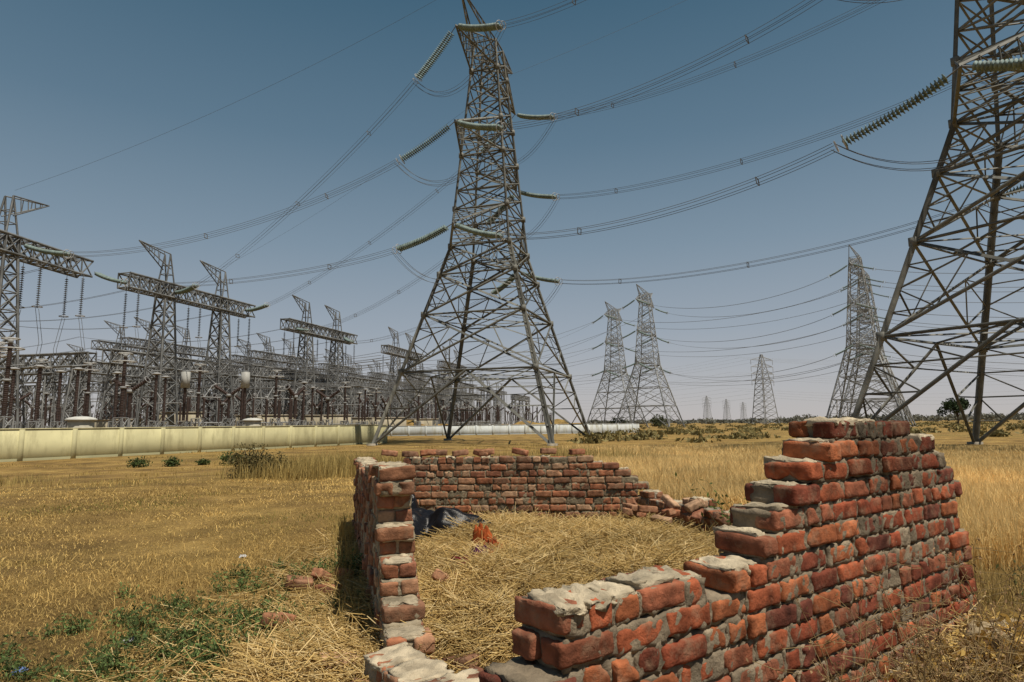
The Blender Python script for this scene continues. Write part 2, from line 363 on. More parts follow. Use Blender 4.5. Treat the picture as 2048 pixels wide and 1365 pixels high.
# ------------------------------------------------------------------ grass
def blades(mb,x,y,h,wd,cols,lean=.35,z0=None):
    n=len(x);th=rng.uniform(0,6.283,n);l=np.abs(rng.normal(0,lean,n));dx=np.cos(th)*l*h;dy=np.sin(th)*l*h
    ph=rng.uniform(0,3.14,n);sx=np.cos(ph)*wd/2;sy=np.sin(ph)*wd/2
    z=(gh(x,y) if z0 is None else z0)-.01
    V=np.zeros((n,5,3))
    V[:,0]=np.stack([x-sx,y-sy,z],-1);V[:,1]=np.stack([x+sx,y+sy,z],-1)
    V[:,2]=np.stack([x+sx*.8+dx*.35,y+sy*.8+dy*.35,z+h*.6],-1);V[:,3]=np.stack([x-sx*.8+dx*.35,y-sy*.8+dy*.35,z+h*.6],-1)
    V[:,4]=np.stack([x+dx,y+dy,z+h*np.sqrt(np.clip(1-l*l*.5,.2,1))],-1)
    o=(np.arange(n)*5)[:,None]
    mb.add(V.reshape(-1,3),[np.array([[0,1,2,3]])+o,np.array([[3,2,4]])+o],np.repeat(cols,5,axis=0))
def inroom(x,y):
    L=-.575+(y-3.5)*(-1.525/5.45)
    return (x>L-.15)&(x<2.9)&(y>2.0)&(y<9.2)&((x*.72+2.04-.1)<y)
def near_wallfront(x,y): 
    return (x>-.2)&(x<3.0)&(np.abs(y-(2.07+x*.72))<.28)
n=390000;r=2.3*(22/2.3)**rng.random(n);a=rng.uniform(-.80,.86,n);x=r*np.sin(a);y=r*np.cos(a)
wheat=(y>9.2)&(x>2.2+.04*(y-9))|((x>3.3)&(y>5.5))
k=~inroom(x,y)&~near_wallfront(x,y)&~wheat;x=x[k];y=y[k];r=r[k]
den=np.clip((vnoise(x,y,.45,11)*.5+vnoise(x,y,1.7,12)*.6-.16)*1.7,.08,1)
k=rng.random(len(x))<den;x=x[k];y=y[k];r=r[k];n=len(x)
g=vnoise(x,y,1.6,13);h=rng.uniform(.014,.055,n)*(.6+vnoise(x,y,.7,14))*np.where(rng.random(n)<.04,2.4,1)
c=np.array([.58,.405,.145])*rng.uniform(.45,1.3,(n,1))*(.7+.6*vnoise(x,y,3,15))[:,None];gr=np.array([.19,.18,.045])*rng.uniform(.6,1.2,(n,1))
near_=np.exp(-(((x+2.3)/1.0)**2+((y-4.6)/1.3)**2))
f=np.clip((g-.62)*4+near_*.35,0,1)[:,None]*(rng.random((n,1))<.5);c=c*(1-f)+gr*f
mb=MB();blades(mb,x,y,h,.0024*np.maximum(1,r/2.8),c,1.2)
mb.obj('dry_grass',M_grass)
# wheat field
n=240000;r=5.5*(50/5.5)**rng.random(n);a=rng.uniform(.02,.86,n);x=r*np.sin(a);y=r*np.cos(a)
k=(((y>9.6)&(x>2.0+.04*(y-9)+(vnoise(y,y,2,3)-.5)*1.2))|((x>3.4)&(y>6)))&(y<46);x=x[k];y=y[k];r=r[k];n=len(x)
h=rng.uniform(.30,.52,n)*(.8+.35*vnoise(x,y,1.5,21));c=np.array([.88,.65,.29])*rng.uniform(.65,1.12,(n,1))*(.8+.35*vnoise(x,y,2.5,22))[:,None]
mb=MB();blades(mb,x,y,h,.0052*np.maximum(1,r/6),c,.42);mb.obj('wheat_field',M_grass)
def tuft(mb,cx,cy,rad,n,h,col,sd=.3):
    x=cx+rng.normal(0,rad,n);y=cy+rng.normal(0,rad,n);dd=max(1,math.hypot(cx,cy)/6)
    blades(mb,x,y,rng.uniform(.4,1,n)*h,np.full(n,.004)*dd,np.array(col)*rng.uniform(.6,1.3,(n,1)),sd)
mb=MB()
for (cx,cy,rd,nn_,h) in [(-6.5,19.5,.8,1300,.85),(-5.3,20,.8,1300,.9),(-4.2,20.3,.8,900,.8),(-7.6,20,.7,900,.6),(-3.3,21,.6,400,.5),(-17.5,21,1.,300,.3),(-10,17,.7,300,.2),(-15,19,.8,300,.25),(-6,26,1.2,600,.6),(2.5,27,1.2,900,1.),(4.2,26,.9,700,.8),(1,30,1.5,600,.7),(-1.2,30,1.5,500,.5)]:
    tuft(mb,cx,cy,rd,nn_,h,(.44,.33,.12))
for k in range(110):
    y=rng.uniform(14,60);x=rng.uniform(-.8,.3)*y;tuft(mb,x,y,.5,45,rng.uniform(.10,.26),(.42,.30,.10),.6)
for k in range(60):
    s=rng.random();p=np.array([-.95,4.2])*(1-s)+np.array([-2.35,9])*s;tuft(mb,p[0]-rng.uniform(0,.15),p[1],.06,16,rng.uniform(.15,.4),(.44,.32,.11))
for k in range(50):
    s=rng.random();tuft(mb,2.95+rng.uniform(0,1.2),3.6+rng.uniform(0,2.4),.1,26,rng.uniform(.15,.4),(.38,.27,.10),.6)
for k in range(25):
    tuft(mb,1.9+rng.uniform(-.5,.8),8.4+rng.uniform(-1.8,.2),.12,22,rng.uniform(.15,.35),(.38,.28,.1),.5)
mb.obj('dry_grass_tufts',M_grass)
# ------------------------------------------------------------------ leafy things
def leaves(mb,C,size,col,var=.35):
    n=len(C);u=nrm(rng.normal(0,1,(n,3)));v=nrm(np.cross(u,rng.normal(0,1,(n,3))));s=(size*rng.uniform(.6,1.3,n))[:,None]
    V=np.stack([C-u*s,C+v*s*.4,C+u*s,C-v*s*.4],1);mb.batch(V,[[0,1,2,3]],np.array(col)*rng.uniform(1-var,1+var,(n,1)))
def weed_geo(mb,ox,oy,cx,cy,rad,hh,n,col):
    k_=max(3,n//14);x=rng.normal(0,rad*.5,k_);y=rng.normal(0,rad*.5,k_);P=[]
    for a,b in zip(x,y):
        z0=float(gh(cx+a,cy+b));t=rng.uniform(0,6.28);l=rng.uniform(.3,1.1);A_=cx-ox+a;B_=cy-oy+b
        pts=[[A_+math.cos(t)*l*hh*s*.8,B_+math.sin(t)*l*hh*s*.8,z0-.01+hh*l*s] for s in (0,.5,1)]
        tube(mb,pts,.002,(.12,.13,.05),3)
        s=rng.random(14);Q=np.array(pts[0])*(1-s[:,None])+np.array(pts[2])*s[:,None]+rng.normal(0,.018+hh*.04,(14,3));Q[:,2]=np.maximum(Q[:,2],z0+.005);P.append(Q)
    leaves(mb,np.concatenate(P),.013+hh*.02,col,.5)
def weed(name,cx,cy,rad,hh,n,col=(.085,.135,.04)):
    mb=MB();weed_geo(mb,cx,cy,cx,cy,rad,hh,n,col);mb.obj(name,M_leaf,loc=(cx,cy,0))
cl_=[(-2.2,4.35,14),(-1.95,4.65,9),(-2.55,4.85,7),(-2.0,3.95,13),(-2.6,3.75,7),(-2.45,5.6,6),(-2.1,6.15,5),(-1.8,3.75,6),(-1.75,4.2,4),(-3.0,4.1,4)]
for cx,cy,k_ in cl_:
    mb=MB()
    for q in range(k_):
        weed_geo(mb,cx,cy,cx+rng.normal(0,.26),cy+rng.normal(0,.26),rng.uniform(.05,.15),rng.uniform(.07,.18),int(rng.uniform(90,240)),np.array([.10,.145,.045])*rng.uniform(.75,1.3))
    mb.obj('green_weed',M_leaf,loc=(cx,cy,0))
weed('green_weed',-1.5,6.0,.12,.26,700);weed('green_weed',-1.25,4.85,.10,.15,300)
weed('green_shrub',2.55,6.75,.16,.75,500,(.09,.13,.03));weed('green_shrub',2.85,2.9,.3,.35,700,(.06,.08,.025));weed('green_shrub',3.7,4.2,.4,.3,900,(.06,.08,.025))
def bush(name,cx,cy,rx,hz,n,col,sz):
    mb=MB();p=rng.normal(0,1,(n,3));p=nrm(p)*rng.random((n,1))**.4;lump=1+.35*np.sin(p[:,0]*5+cx)*np.cos(p[:,1]*6)+.2*np.sin(p[:,2]*9)
    P=p*lump[:,None]*[rx,rx,hz*.5];P[:,2]+=hz*.45
    leaves(mb,P,sz,col,.5)
    for k in range(8):
        t=rng.uniform(0,6.28);tube(mb,[[0,0,0],[math.cos(t)*rx*.3,math.sin(t)*rx*.3,hz*.5],[math.cos(t)*rx*.6,math.sin(t)*rx*.6,hz*.85]],[hz*.03,hz*.02,hz*.008],(.1,.08,.05),4)
    mb.obj(name,M_leaf,loc=(cx,cy,float(gh(cx,cy))))
bush('bush',-8.1,19.6,.65,1.0,1700,(.12,.10,.04),.05);bush('bush',-7.3,19.4,.5,.75,1100,(.12,.10,.04),.05)
for (x,y,r_,h_) in [(-18.6,31.5,.5,.5),(-17.2,32,.35,.45),(-14.5,32.5,.5,.75),(-14,33,.4,.5),(-16.1,33,.3,.3)]: bush('bush',x,y,r_,h_,500,(.06,.085,.025),.07)
bush('bush',60,260,3.5,5,500,(.07,.08,.04),.6);bush('bush',36,215,3.,3.5,400,(.08,.09,.04),.6)
mb=MB();P=[]
for k in range(130):
    x0=1.5+rng.normal(0,.32);y0=2.37+(x0-1.5)*.62+rng.normal(0,.12);z0=float(gh(x0,y0))-.02;t=rng.uniform(0,6.28);H=rng.uniform(.3,.78)
    pts=[[x0,y0,z0]]
    for s in range(5):
        t+=rng.normal(0,.7);q=pts[-1];pts.append([q[0]+math.cos(t)*H*.09,q[1]+math.sin(t)*H*.06,q[2]+H*.2])
    tube(mb,pts,[.003,.0028,.0025,.002,.0016,.001],(.30,.21,.10),4)
    for s in range(2,6):
        for b in range(3):
            q=pts[s];e=[q[0]+rng.normal(0,.06),q[1]+rng.normal(0,.04),q[2]+rng.uniform(-.01,.07)];tube(mb,[q,e],.0012,(.34,.24,.11),3);P.append(e)
P=np.array(P);P=np.repeat(P,3,0)+rng.normal(0,.008,(len(P)*3,3));leaves(mb,P,.008,(.26,.16,.08))
mb.obj('dry_weed',M_leaf)
mb=MB();n=320;x=2.22+rng.normal(0,.22,n);y=3.0+rng.normal(0,.12,n)
leaves(mb,np.stack([x,y,gh(x,y)+.02+rng.uniform(0,.12,n)],-1),.035,(.55,.38,.12));mb.obj('dry_leaf_pile',M_leaf)
def stone(x,y,z,s,col=(.33,.26,.16),name='stone'):
    mb=MB();blocks(mb,[[0,0,0]],[[s,s*.8,s*.55]],np.array(Matrix.Rotation(rng.uniform(0,3),3,'Z'))[None],[col],rad=s*.2,amp=s*.05);mb.obj(name,M_mortar,True,loc=(x,y,z))
for (x,y,s) in ((2.25,3.12,.22),(2.0,2.75,.13),(2.42,3.2,.17),(2.1,3.05,.10)): stone(x,y,float(gh(x,y))+s*.18,s)
def cloth(name,cx,cy,z,sx,sy,amp,col,mat,rz=0,nseg=26,seed=1):
    u,v=np.meshgrid(np.linspace(-1,1,nseg),np.linspace(-1,1,nseg),indexing='ij')
    rr=1+.25*np.sin(3*np.arctan2(v,u)+seed)
    x=u*sx*rr+ .15*sx*(vnoise(u,v,.3,seed)-.5);y=v*sy*rr+.15*sy*(vnoise(u,v,.3,seed+2)-.5)
    zz=amp*(vnoise(u+5,v+5,.35,seed+4)+.5*vnoise(u,v,.16,seed+5))-amp*.9*np.maximum(np.abs(u),np.abs(v))**3
    mb=MB();i,j=np.meshgrid(np.arange(nseg-1),np.arange(nseg-1),indexing='ij');F=np.stack([i*nseg+j,(i+1)*nseg+j,(i+1)*nseg+j+1,i*nseg+j+1],-1).reshape(-1,4)
    mb.add(np.stack([x,y,zz],-1).reshape(-1,3),[F],col);o=mb.obj(name,mat,True,loc=(cx,cy,z));o.rotation_euler[2]=rz
    return o
cloth('black_plastic_sheet',-1.0,7.5,.20,.62,.4,.20,(.008,.008,.01),M_plastic,.2,50,3)
cloth('black_plastic_sheet',-1.45,7.9,.22,.3,.4,.34,(.008,.008,.01),M_plastic,.2,50,6)
cloth('maroon_cloth',-.42,5.45,.22,.16,.10,.07,(.15,.012,.022),M_cloth,.4,24,7)
cloth('maroon_cloth',-.3,5.8,.25,.10,.08,.06,(.06,.012,.04),M_cloth,.4,24,9)
cloth('orange_cloth',-.22,6.1,.23,.05,.16,.10,(.30,.060,.018),M_cloth,.5,30,4)
cloth('orange_cloth',-.33,6.45,.25,.06,.11,.14,(.32,.072,.018),M_cloth,.9,30,11)
cloth('orange_cloth',-.20,5.75,.23,.04,.09,.06,(.28,.05,.02),M_cloth,.2,24,5)
for (x,y,c_) in [(-2.52,4.3,(.4,.4,.42)),(-2.85,3.8,(.10,.16,.35)),(-2.9,6.9,(.4,.4,.4)),(-.9,12,(.5,.5,.5)),(-1.35,5.2,(.4,.4,.38))]: cloth('plastic_litter',x,y,float(gh(x,y))+.012,.035,.02,.02,c_,M_cloth,1,12,int(abs(x*10)))
FAR0=set(bpy.data.objects)   # everything created from here stands on the lower far ground
# ------------------------------------------------------------------ compound wall
def plaster_wall(name,A,B,h,col,cap,bay=3.0):
    A=np.array(A,float);B=np.array(B,float);L_=np.linalg.norm(B-A);rz=math.atan2(B[1]-A[1],B[0]-A[0])
    mb=MB();box(mb,(0,-.1,-.5),(L_,.1,h-.06),col);box(mb,(0,-.14,h-.06),(L_,.14,h),cap)
    x=0
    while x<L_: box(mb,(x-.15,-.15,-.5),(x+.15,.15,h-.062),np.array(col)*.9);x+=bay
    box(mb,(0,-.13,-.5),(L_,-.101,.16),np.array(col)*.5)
    o=mb.obj(name,M_wall,loc=(A[0],A[1],0));o.rotation_euler[2]=rz;return o
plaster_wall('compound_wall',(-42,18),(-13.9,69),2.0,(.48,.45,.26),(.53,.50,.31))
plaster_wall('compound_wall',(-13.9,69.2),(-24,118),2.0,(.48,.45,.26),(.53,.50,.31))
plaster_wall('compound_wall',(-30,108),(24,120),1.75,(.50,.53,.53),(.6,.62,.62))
mb=MB();x=np.linspace(-60,24,60)
V=[];F=[]
for k,xx in enumerate(x):
    yb=116+(xx+60)*.14; hgt=1.7+.8*math.sin(xx*.21)+.5*math.sin(xx*.77)
    V+=[[xx,yb+6,-.2],[xx,yb+12,hgt],[xx,yb+20,hgt*.9],[xx,yb+26,-.2]]
for k in range(59):
    for a in range(3): F.append([4*k+a,4*k+4+a,4*k+5+a,4*k+1+a])
mb.add(V,[np.array(F)],(.22,.13,.05));mb.obj('earth_bank',M_ground,True)
# ------------------------------------------------------------------ pylons
STEEL=(.135,.135,.12)
def lerp(a,b,t): return np.asarray(a)*(1-t)+np.asarray(b)*t
ARM=[(20.8,10.2,4.2),(31.2,9.8,4.0),(41.4,9.6,3.4)]
def hw(z): return 9.0-(9.0-3.3)*z/20.8 if z<20.8 else 3.3-(z-20.8)*(2.05/24.2)
def tower_members():
    m=[];cor=lambda z:[np.array([sx*hw(z),sy*hw(z),z]) for sx,sy in((-1,-1),(1,-1),(1,1),(-1,1))]
    Z=[0,7.2,13.2,17.6,20.8,23,25,27.1,29.2,31.2,33.2,35.2,37.3,39.4,41.4,43.2,45]
    for a,b in zip(Z[:-1],Z[1:]):
        c0=cor(a);c1=cor(b);big=a<20
        for k in range(4):
            m.append((c0[k],c1[k],.34 if a<20 else .25))
            A0,B0,A1,B1=c0[k],c0[(k+1)%4],c1[k],c1[(k+1)%4]
            if a==0:
                M_=lerp(A1,B1,.5);m.append((A1,B1,.17))
                for P0,P1 in((A0,A1),(B0,B1)):
                    m.append((P0,M_,.20))
                    for f,g in((.25,.25),(.5,.5),(.75,.75)): m.append((lerp(P0,P1,f),lerp(P0,M_,g),.10))
                    for f,g in((.5,.25),(.75,.5),(1,.75)): m.append((lerp(P0,P1,f),lerp(P0,M_,g),.10))
                m.append((lerp(A0,M_,.75),lerp(B0,M_,.75),.09))
            elif big:
                m+=[(A0,B1,.18),(B0,A1,.18),(A1,B1,.15)]
                for P0,P1,O0,O1 in((A0,A1,B0,B1),(B0,B1,A0,A1)):
                    m.append((lerp(P0,P1,.5),lerp(P0,O1,.25),.09));m.append((lerp(P0,P1,.5),lerp(P1,O0,.25),.09))
                    m.append((lerp(P0,P1,.25),lerp(P0,O1,.25),.08));m.append((lerp(P0,P1,.75),lerp(P1,O0,.25),.08))
                    m.append((lerp(P0,O1,.25),lerp(P1,O0,.25),.08))
            else:
                m+=[(A0,B1,.13),(B0,A1,.13)]
                if any(abs(b-q)<.3 for q in(20.8,25,31.2,35.2,41.4,45)) or rng.random()<.5: m.append((A1,B1,.12))
        if a in(0,13.2,31.2,41.4,20.8,7.2,25):
            m.append((c1[0],c1[2],.10));m.append((c1[1],c1[3],.10))
        if a in(0,7.2):
            mids=[lerp(c1[k],c1[(k+1)%4],.5) for k in range(4)]
            for k in range(4): m.append((mids[k],mids[(k+1)%4],.11))
    for z,L_,up in ARM:
        for sd in(-1,1):
            tip=np.array([sd*L_,0,z+.2]);
            for sy in(-1,1):
                lo=np.array([sd*hw(z),sy*hw(z),z]);hi=np.array([sd*hw(z+up),sy*hw(z+up),z+up])
                m+=[(lo,tip,.18),(hi,tip,.17)]
                n_=5
                for k in range(1,n_+1):
                    f=k/(n_+1);q0=lerp(lo,tip,f);q1=lerp(hi,tip,f);m.append((q0,q1,.09));m.append((lerp(lo,tip,(k-1)/(n_+1)),q1,.09))
                    if sy==-1:
                        o=lerp(np.array([sd*hw(z),hw(z),z]),tip,f);m.append((q0,o,.08));m.append((lerp(lo,tip,(k-1)/(n_+1)),o,.08))
                        o=lerp(np.array([sd*hw(z+up),hw(z+up),z+up]),tip,f);m.append((q1,o,.08))
    for sd in(-1,1):
        tip=np.array([sd*8.6,0,46.6])
        for sy in(-1,1):
            lo=np.array([sd*hw(43.2),sy*hw(43.2),43.2]);hi=np.array([sd*hw(45),sy*hw(45),45]);m+=[(lo,tip,.15),(hi,tip,.15)]
            for k in range(1,5): m.append((lerp(lo,tip,k/5),lerp(hi,tip,k/5),.08));m.append((lerp(lo,tip,(k-1)/5),lerp(hi,tip,k/5),.08))
    return m
TM=tower_members()
def mk(name,sec,col,thick=1,near=True):
    mb=MB();beams(mb,[(a,b,c*thick) for a,b,c in TM],col,sec,.2)
    if near:
        for z in (7.2,13.2,17.6,20.8,25,31.2,35.2,41.4):
            for sx,sy in((-1,-1),(1,-1),(1,1),(-1,1)):
                h=hw(z);box(mb,(sx*h-.22,sy*h-.22,z-.28),(sx*h+.22,sy*h+.22,z+.28),np.array(col)*1.1)
        bolts=[]
        for z in np.arange(3,44,.42):
            h=hw(z);p=np.array([-h-.12,-h,z]);bolts.append((p,p-[.28,0,0],.05))
        beams(mb,bolts,col)
    for sx,sy in((-1,-1),(1,-1),(1,1),(-1,1)): box(mb,(sx*9.0-.4,sy*9.0-.4,-.6),(sx*9.0+.4,sy*9.0+.4,.2),(.25,.22,.17))
    return mb.mesh(name,M_steel)
me_main=mk('pylon_lattice','L',STEEL,1.05);me_far=mk('pylon_lattice_far','sq',(.25,.26,.265),.9,False)  # far pylons get a paler grey: distance haze baked into the colour
def put_pylon(me,x,y,d):
    dup('transmission_pylon',me,(x,y,0),math.atan2(d[1],d[0]))
MC_=np.array([-2.3,67.]);MD_=np.array([.31,.951]);RC=np.array([33.1,37.0]);RD=np.array([.85,.527])
put_pylon(me_main,*MC_,MD_);put_pylon(me_main,*RC,RD)
def tip(c,d,lev,sd,sc=1):
    z,L_,_=ARM[lev];return np.array([c[0]+d[0]*L_*sd,c[1]+d[1]*L_*sd,z+.1])
def peak(c,d,sd): return np.array([c[0]+d[0]*8.6*sd,c[1]+d[1]*8.6*sd,46.5])
DV,DF=lathe([(.05,.09),(.09,.07),(.10,.02),(.25,-.03),(.235,-.06),(.10,-.02),(.05,-.05)],12)
WC=(.12,.125,.13);INS=(.17,.225,.215)
def along(path,s):
    seg=np.linalg.norm(np.diff(path,axis=0),axis=1);cum=np.concatenate([[0],np.cumsum(seg)]);return np.stack([np.interp(s,cum,path[:,k]) for k in range(3)],-1),cum[-1]
def string(mbI,path,s0,s1,rad=1.0,sp=.2,twin=True):
    n=int((s1-s0)/sp);s=np.linspace(s0,s1,n);P,_=along(path,s);T=nrm(np.gradient(P,axis=0));U,W=frames(T)
    offs=[-.2,.2] if twin else [0]
    for o in offs:
        PP=P+U*o
        V=PP[:,None]+(U[:,None]*DV[None,:,0:1]+W[:,None]*DV[None,:,1:2])*rad+T[:,None]*DV[None,:,2:3]
        mbI.batch(V,DF,np.array(INS)*rng.uniform(.8,1.2,(n,1)));tube(mbI,PP[::3],.03,(.12,.12,.12),4)
    tube(mbI,along(path,np.linspace(0,s0,3))[0],.05,(.15,.15,.15),4)
    e=along(path,np.array([s1,s1+.3]))[0];a=e[1]-e[0];torus(mbI,e[0],a,.48,.035,(.4,.4,.39),14,4);torus(mbI,e[1]+a*.6,a,.36,.03,(.4,.4,.39),14,4)
    u=U[-1]*.35;tube(mbI,[e[0]-u,e[0]+u],.05,(.25,.25,.25),4)
def bundle(mbW,path,r=.018,gap=.42,spacers=True,nw=4):
    T=nrm(np.gradient(path,axis=0));U,W=frames(T);g=gap/2
    offs={4:[(-g,-g),(g,-g),(g,g),(-g,g)],2:[(-g,0),(g,0)],1:[(0,0)]}[nw]
    for a,b in offs: tube(mbW,path+U*a+W*b,r,WC,4)
    if spacers and nw==4:
        L_=along(path,np.array([0.]))[1]
        for s in np.arange(8,L_-4,14):
            P,_=along(path,np.array([s,s+.1]));T_=nrm((P[1]-P[0])[None]);u,v=frames(T_);q=[P[0]+u[0]*a*1.1+v[0]*b*1.1 for a,b in offs]
            for k in range(4): tube(mbW,[q[k],q[(k+1)%4]],.035,(.14,.14,.14),4)
mbI=MB();mbW=MB()
SL=6.4
def span(p,q,sag,ins_p=True,ins_q=True,slen=SL,nw=4,r=.018,droop=1.5):
    path=cat(p,q,sag,160);t=np.linspace(0,np.linalg.norm(np.array(p)-np.array(q)),160);Lt=t[-1]
    if ins_p: path[:,2]-=droop*(1-np.exp(-t/4.5))*(1-np.clip(t/Lt,0,1))
    if ins_q: path[:,2]-=droop*(1-np.exp(-(Lt-t)/4.5))*np.clip(t/Lt,0,1)
    L_=along(path,np.array([0.]))[1];a=slen+.6 if ins_p else 0;b=L_-(slen+.6 if ins_q else 0)
    if ins_p: string(mbI,path,.9,slen)
    if ins_q: string(mbI,path[::-1],.9,slen)
    w_,_=along(path,np.linspace(a,b,46));bundle(mbW,w_,r=r,nw=nw)
    return w_[0],w_[-1]
def jumper(a,b,drop,r=.018,nw=4): 
    bundle(mbW,cat(a,b,drop,24),r=r,gap=.38,spacers=False,nw=nw)
endsR={}
for lev in range(3):
    for sd in(-1,1):
        a,b=span(tip(MC_,MD_,lev,sd),tip(RC,RD,lev,sd),2.6+.2*lev);endsR[(lev,sd)]=a
        q=tip(RC,RD,lev,sd);nxt=q+np.array([34,-62,-2.]);c_,_=span(q,nxt,4,True,False);jumper(b,c_,3.0)
GZ=22.
tg={(2,-1):(-50.6,92,GZ),(1,-1):(-54.8,68,GZ+.5),(0,-1):(-54.0,79,GZ),(2,1):(-46.6,107,GZ),(1,1):(-44.5,126,GZ),(0,1):(-38.5,142,GZ)}
for k,q in tg.items():
    a,b=span(tip(MC_,MD_,*k),q,{2:2.2,1:3.4,0:1.8}[k[0]],True,True,SL);jumper(a,endsR[k],3.6)
for sd,q in((-1,(-54.6,66,28)),(1,(-48,101,28))): tube(mbW,cat(peak(MC_,MD_,sd),q,1.5,40),.014,WC,3)
for sd in(-1,1): tube(mbW,cat(peak(MC_,MD_,sd),peak(RC,RD,sd),1.0,40),.014,WC,3)
far=[((45,207),(.5,.866)),((39,236),(.5,.866)),((92,163),(.6,.8)),((106,184),(.6,.8))]
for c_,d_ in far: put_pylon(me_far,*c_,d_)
def farspan(c1,d1,c2,d2,sag=5,levs=(0,1,2)):
    for lev in levs:
        for sd in(-1,1):
            span(tip(c1,d1,lev,sd),tip(c2,d2,lev,sd),sag,True,True,5.5,2,.03)
farspan((45,207),(.5,.866),(92,163),(.6,.8));farspan((39,236),(.5,.866),(106,184),(.6,.8))
for (c1,d1) in far[2:]:
    for lev in range(3):
        for sd in(-1,1): span(tip(c1,d1,lev,sd),tip(c1,d1,lev,sd)+np.array([110,-70,0.]),8,True,False,5.5,2,.03)
for (c1,d1) in far[:2]:
    for lev in range(3):
        for sd in(-1,1): 
            t_=tip(c1,d1,lev,sd);span(t_,(t_[0]*.3-45,t_[1]-10+sd*6,20),4,True,False,5.5,2,.03)
mbI.obj('insulator_strings',M_equip,True);
for k in range(12):
    z=12+k*2.3;y=330+ (k%4)*14
    tube(mbW,cat((20+k*3,y+90,z),(127,y-10,z+2),3,24),.035,(.3,.32,.34),3);tube(mbW,cat((127,y-10,z+2),(340,y-60,z+3),6,24),.035,(.3,.32,.34),3)
def sus_members(H=36,b=4.6):
    m=[];w=lambda z:b*(1-z/H*.72) if z<H*.6 else b*(1-.6*.72)*(1-(z-H*.6)/(H*.4)*.85)
    Z=list(np.linspace(0,H,13))
    for a,c in zip(Z[:-1],Z[1:]):
        for k in range(4):
            s=((-1,-1),(1,-1),(1,1),(-1,1));p=lambda kk,z:np.array([s[kk%4][0]*w(z),s[kk%4][1]*w(z),z])
            m+=[(p(k,a),p(k,c),.3),(p(k,a),p(k+1,c),.15),(p(k+1,a),p(k,c),.15),(p(k,c),p(k+1,c),.13)]
    for z in(H*.62,H*.72,H*.82,H*.92):
        for sd in(-1,1):
            t=np.array([sd*7.,0,z])
            for sy in(-1,1): m+=[(np.array([sd*w(z),sy*w(z),z]),t,.18),(np.array([sd*w(z+1.6),sy*w(z+1.6),z+1.6]),t,.18)]
            m.append((t,t-[0,0,2.5],.16))
    return m
mb=MB();beams(mb,sus_members(),(.29,.30,.31),'sq');me_s=mb.mesh('suspension_pylon_lattice',M_steel)  # pale grey has distance haze painted into the steel colour
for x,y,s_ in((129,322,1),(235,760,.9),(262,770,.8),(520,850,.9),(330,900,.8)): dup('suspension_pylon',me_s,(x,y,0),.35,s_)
# ------------------------------------------------------------------ substation gantries
GC=(.15,.155,.155)  # gantry grey, lightened a bit to paint in haze
def gantry(L_,masts,H=22.,sec='sq',arms=True,pk=True,sg=1,col=GC):
    m=[];bw=1.0*(H/22)**.5
    for x in masts:
        w=lambda z:(1.9-(1.9-.8)*z/H)*(H/22)**.5
        Z=np.linspace(0,H+1,12 if H>15 else 7)
        P=lambda kk,z:np.array([x+((-1,1,1,-1)[kk%4])*w(z),((-1,-1,1,1)[kk%4])*w(z),z])
        for a,c in zip(Z[:-1],Z[1:]):
            for k in range(4): m+=[(P(k,a),P(k,c),.22),(P(k,a),P(k+1,c),.12),(P(k+1,a),P(k,c),.12),(P(k,c),P(k+1,c),.11)]
        if pk:
            for k in range(4): m.append((P(k,H+1),np.array([x,((-1,-1,1,1)[k])*.5,H+5.5]),.15))
            for zz in (H+2.4,H+3.8): 
                for k in range(4): m.append((lerp(P(k,H+1),np.array([x,((-1,-1,1,1)[k])*.5,H+5.5]),(zz-H-1)/4.5),lerp(P(k+1,H+1),np.array([x,((-1,-1,1,1)[(k+1)%4])*.5,H+5.5]),(zz-H-1)/4.5),.09))
            t=np.array([x-5.2*sg,0,H+6.2])
            for sy in(-.5,.5):
                m+=[(np.array([x,sy,H+5.5]),t,.12),(np.array([x,sy*1.4,H+3.2]),t,.12)]
                for f in(.2,.4,.6,.8): m.append((lerp([x,sy,H+5.5],t,f),lerp([x,sy*1.4,H+3.2],t,f),.07))
    n=int(L_/1.7)
    X=np.linspace(-L_/2,L_/2,n+1)
    for k in range(n):
        for (y0,z0),(y1,z1) in (((-bw,H-1),(bw,H-1)),((bw,H-1),(bw,H+1)),((bw,H+1),(-bw,H+1)),((-bw,H+1),(-bw,H-1))):
            a=np.array([X[k],y0,z0]);b=np.array([X[k+1],y0,z0]);c=np.array([X[k],y1,z1]);d=np.array([X[k+1],y1,z1])
            m+=[(a,b,.22),(a,d,.12),(c,b,.12),(a,c,.12)]
    mb=MB();beams(mb,m,col,sec,.15)
    for x in np.linspace(-L_/2+1.5,L_/2-1.5,5):
        if min(abs(x-q) for q in masts)<1.6: continue
        for sy in(-1,1):
            p=np.array([x,sy*1.1,H-1]);ln_=5.5*min(1,H/20);path=np.array([p,p-[0,0,ln_]])
            n_=int(18*H/22);s=np.linspace(.6,ln_-.5,n_)
            V=np.zeros((n_,len(DV),3));V[:]=DV[None]*[.8,.8,1];V+=p;V[:,:,2]-=s[:,None];mb.batch(V,DF,(.10,.10,.10));tube(mb,path,.03,col,3)
            if H>15: torus(mb,p-[0,0,5.3],(0,0,1),.5,.05,(.3,.3,.3),12,4)
            for o in(-.22,.22): tube(mb,[p+[o,0,-ln_],p+[o,sy*.8,-ln_-(H-9)*.3],p+[o,sy*.3,-H+9]],.03,col,3)
    return mb.mesh('gantry_lattice',M_steel)
g2=gantry(26,(-5.8,5.8));g1=gantry(28,(2.6,-12),sg=-1);g3=gantry(30,(-13,0,13),12.5,pk=False,col=(.19,.195,.195));g2f=gantry(26,(-5.8,5.8),col=(.20,.205,.21))  # far gantries paler still, haze put into their colour
rz=lambda a,b:math.atan2(b[1]-a[1],b[0]-a[0])
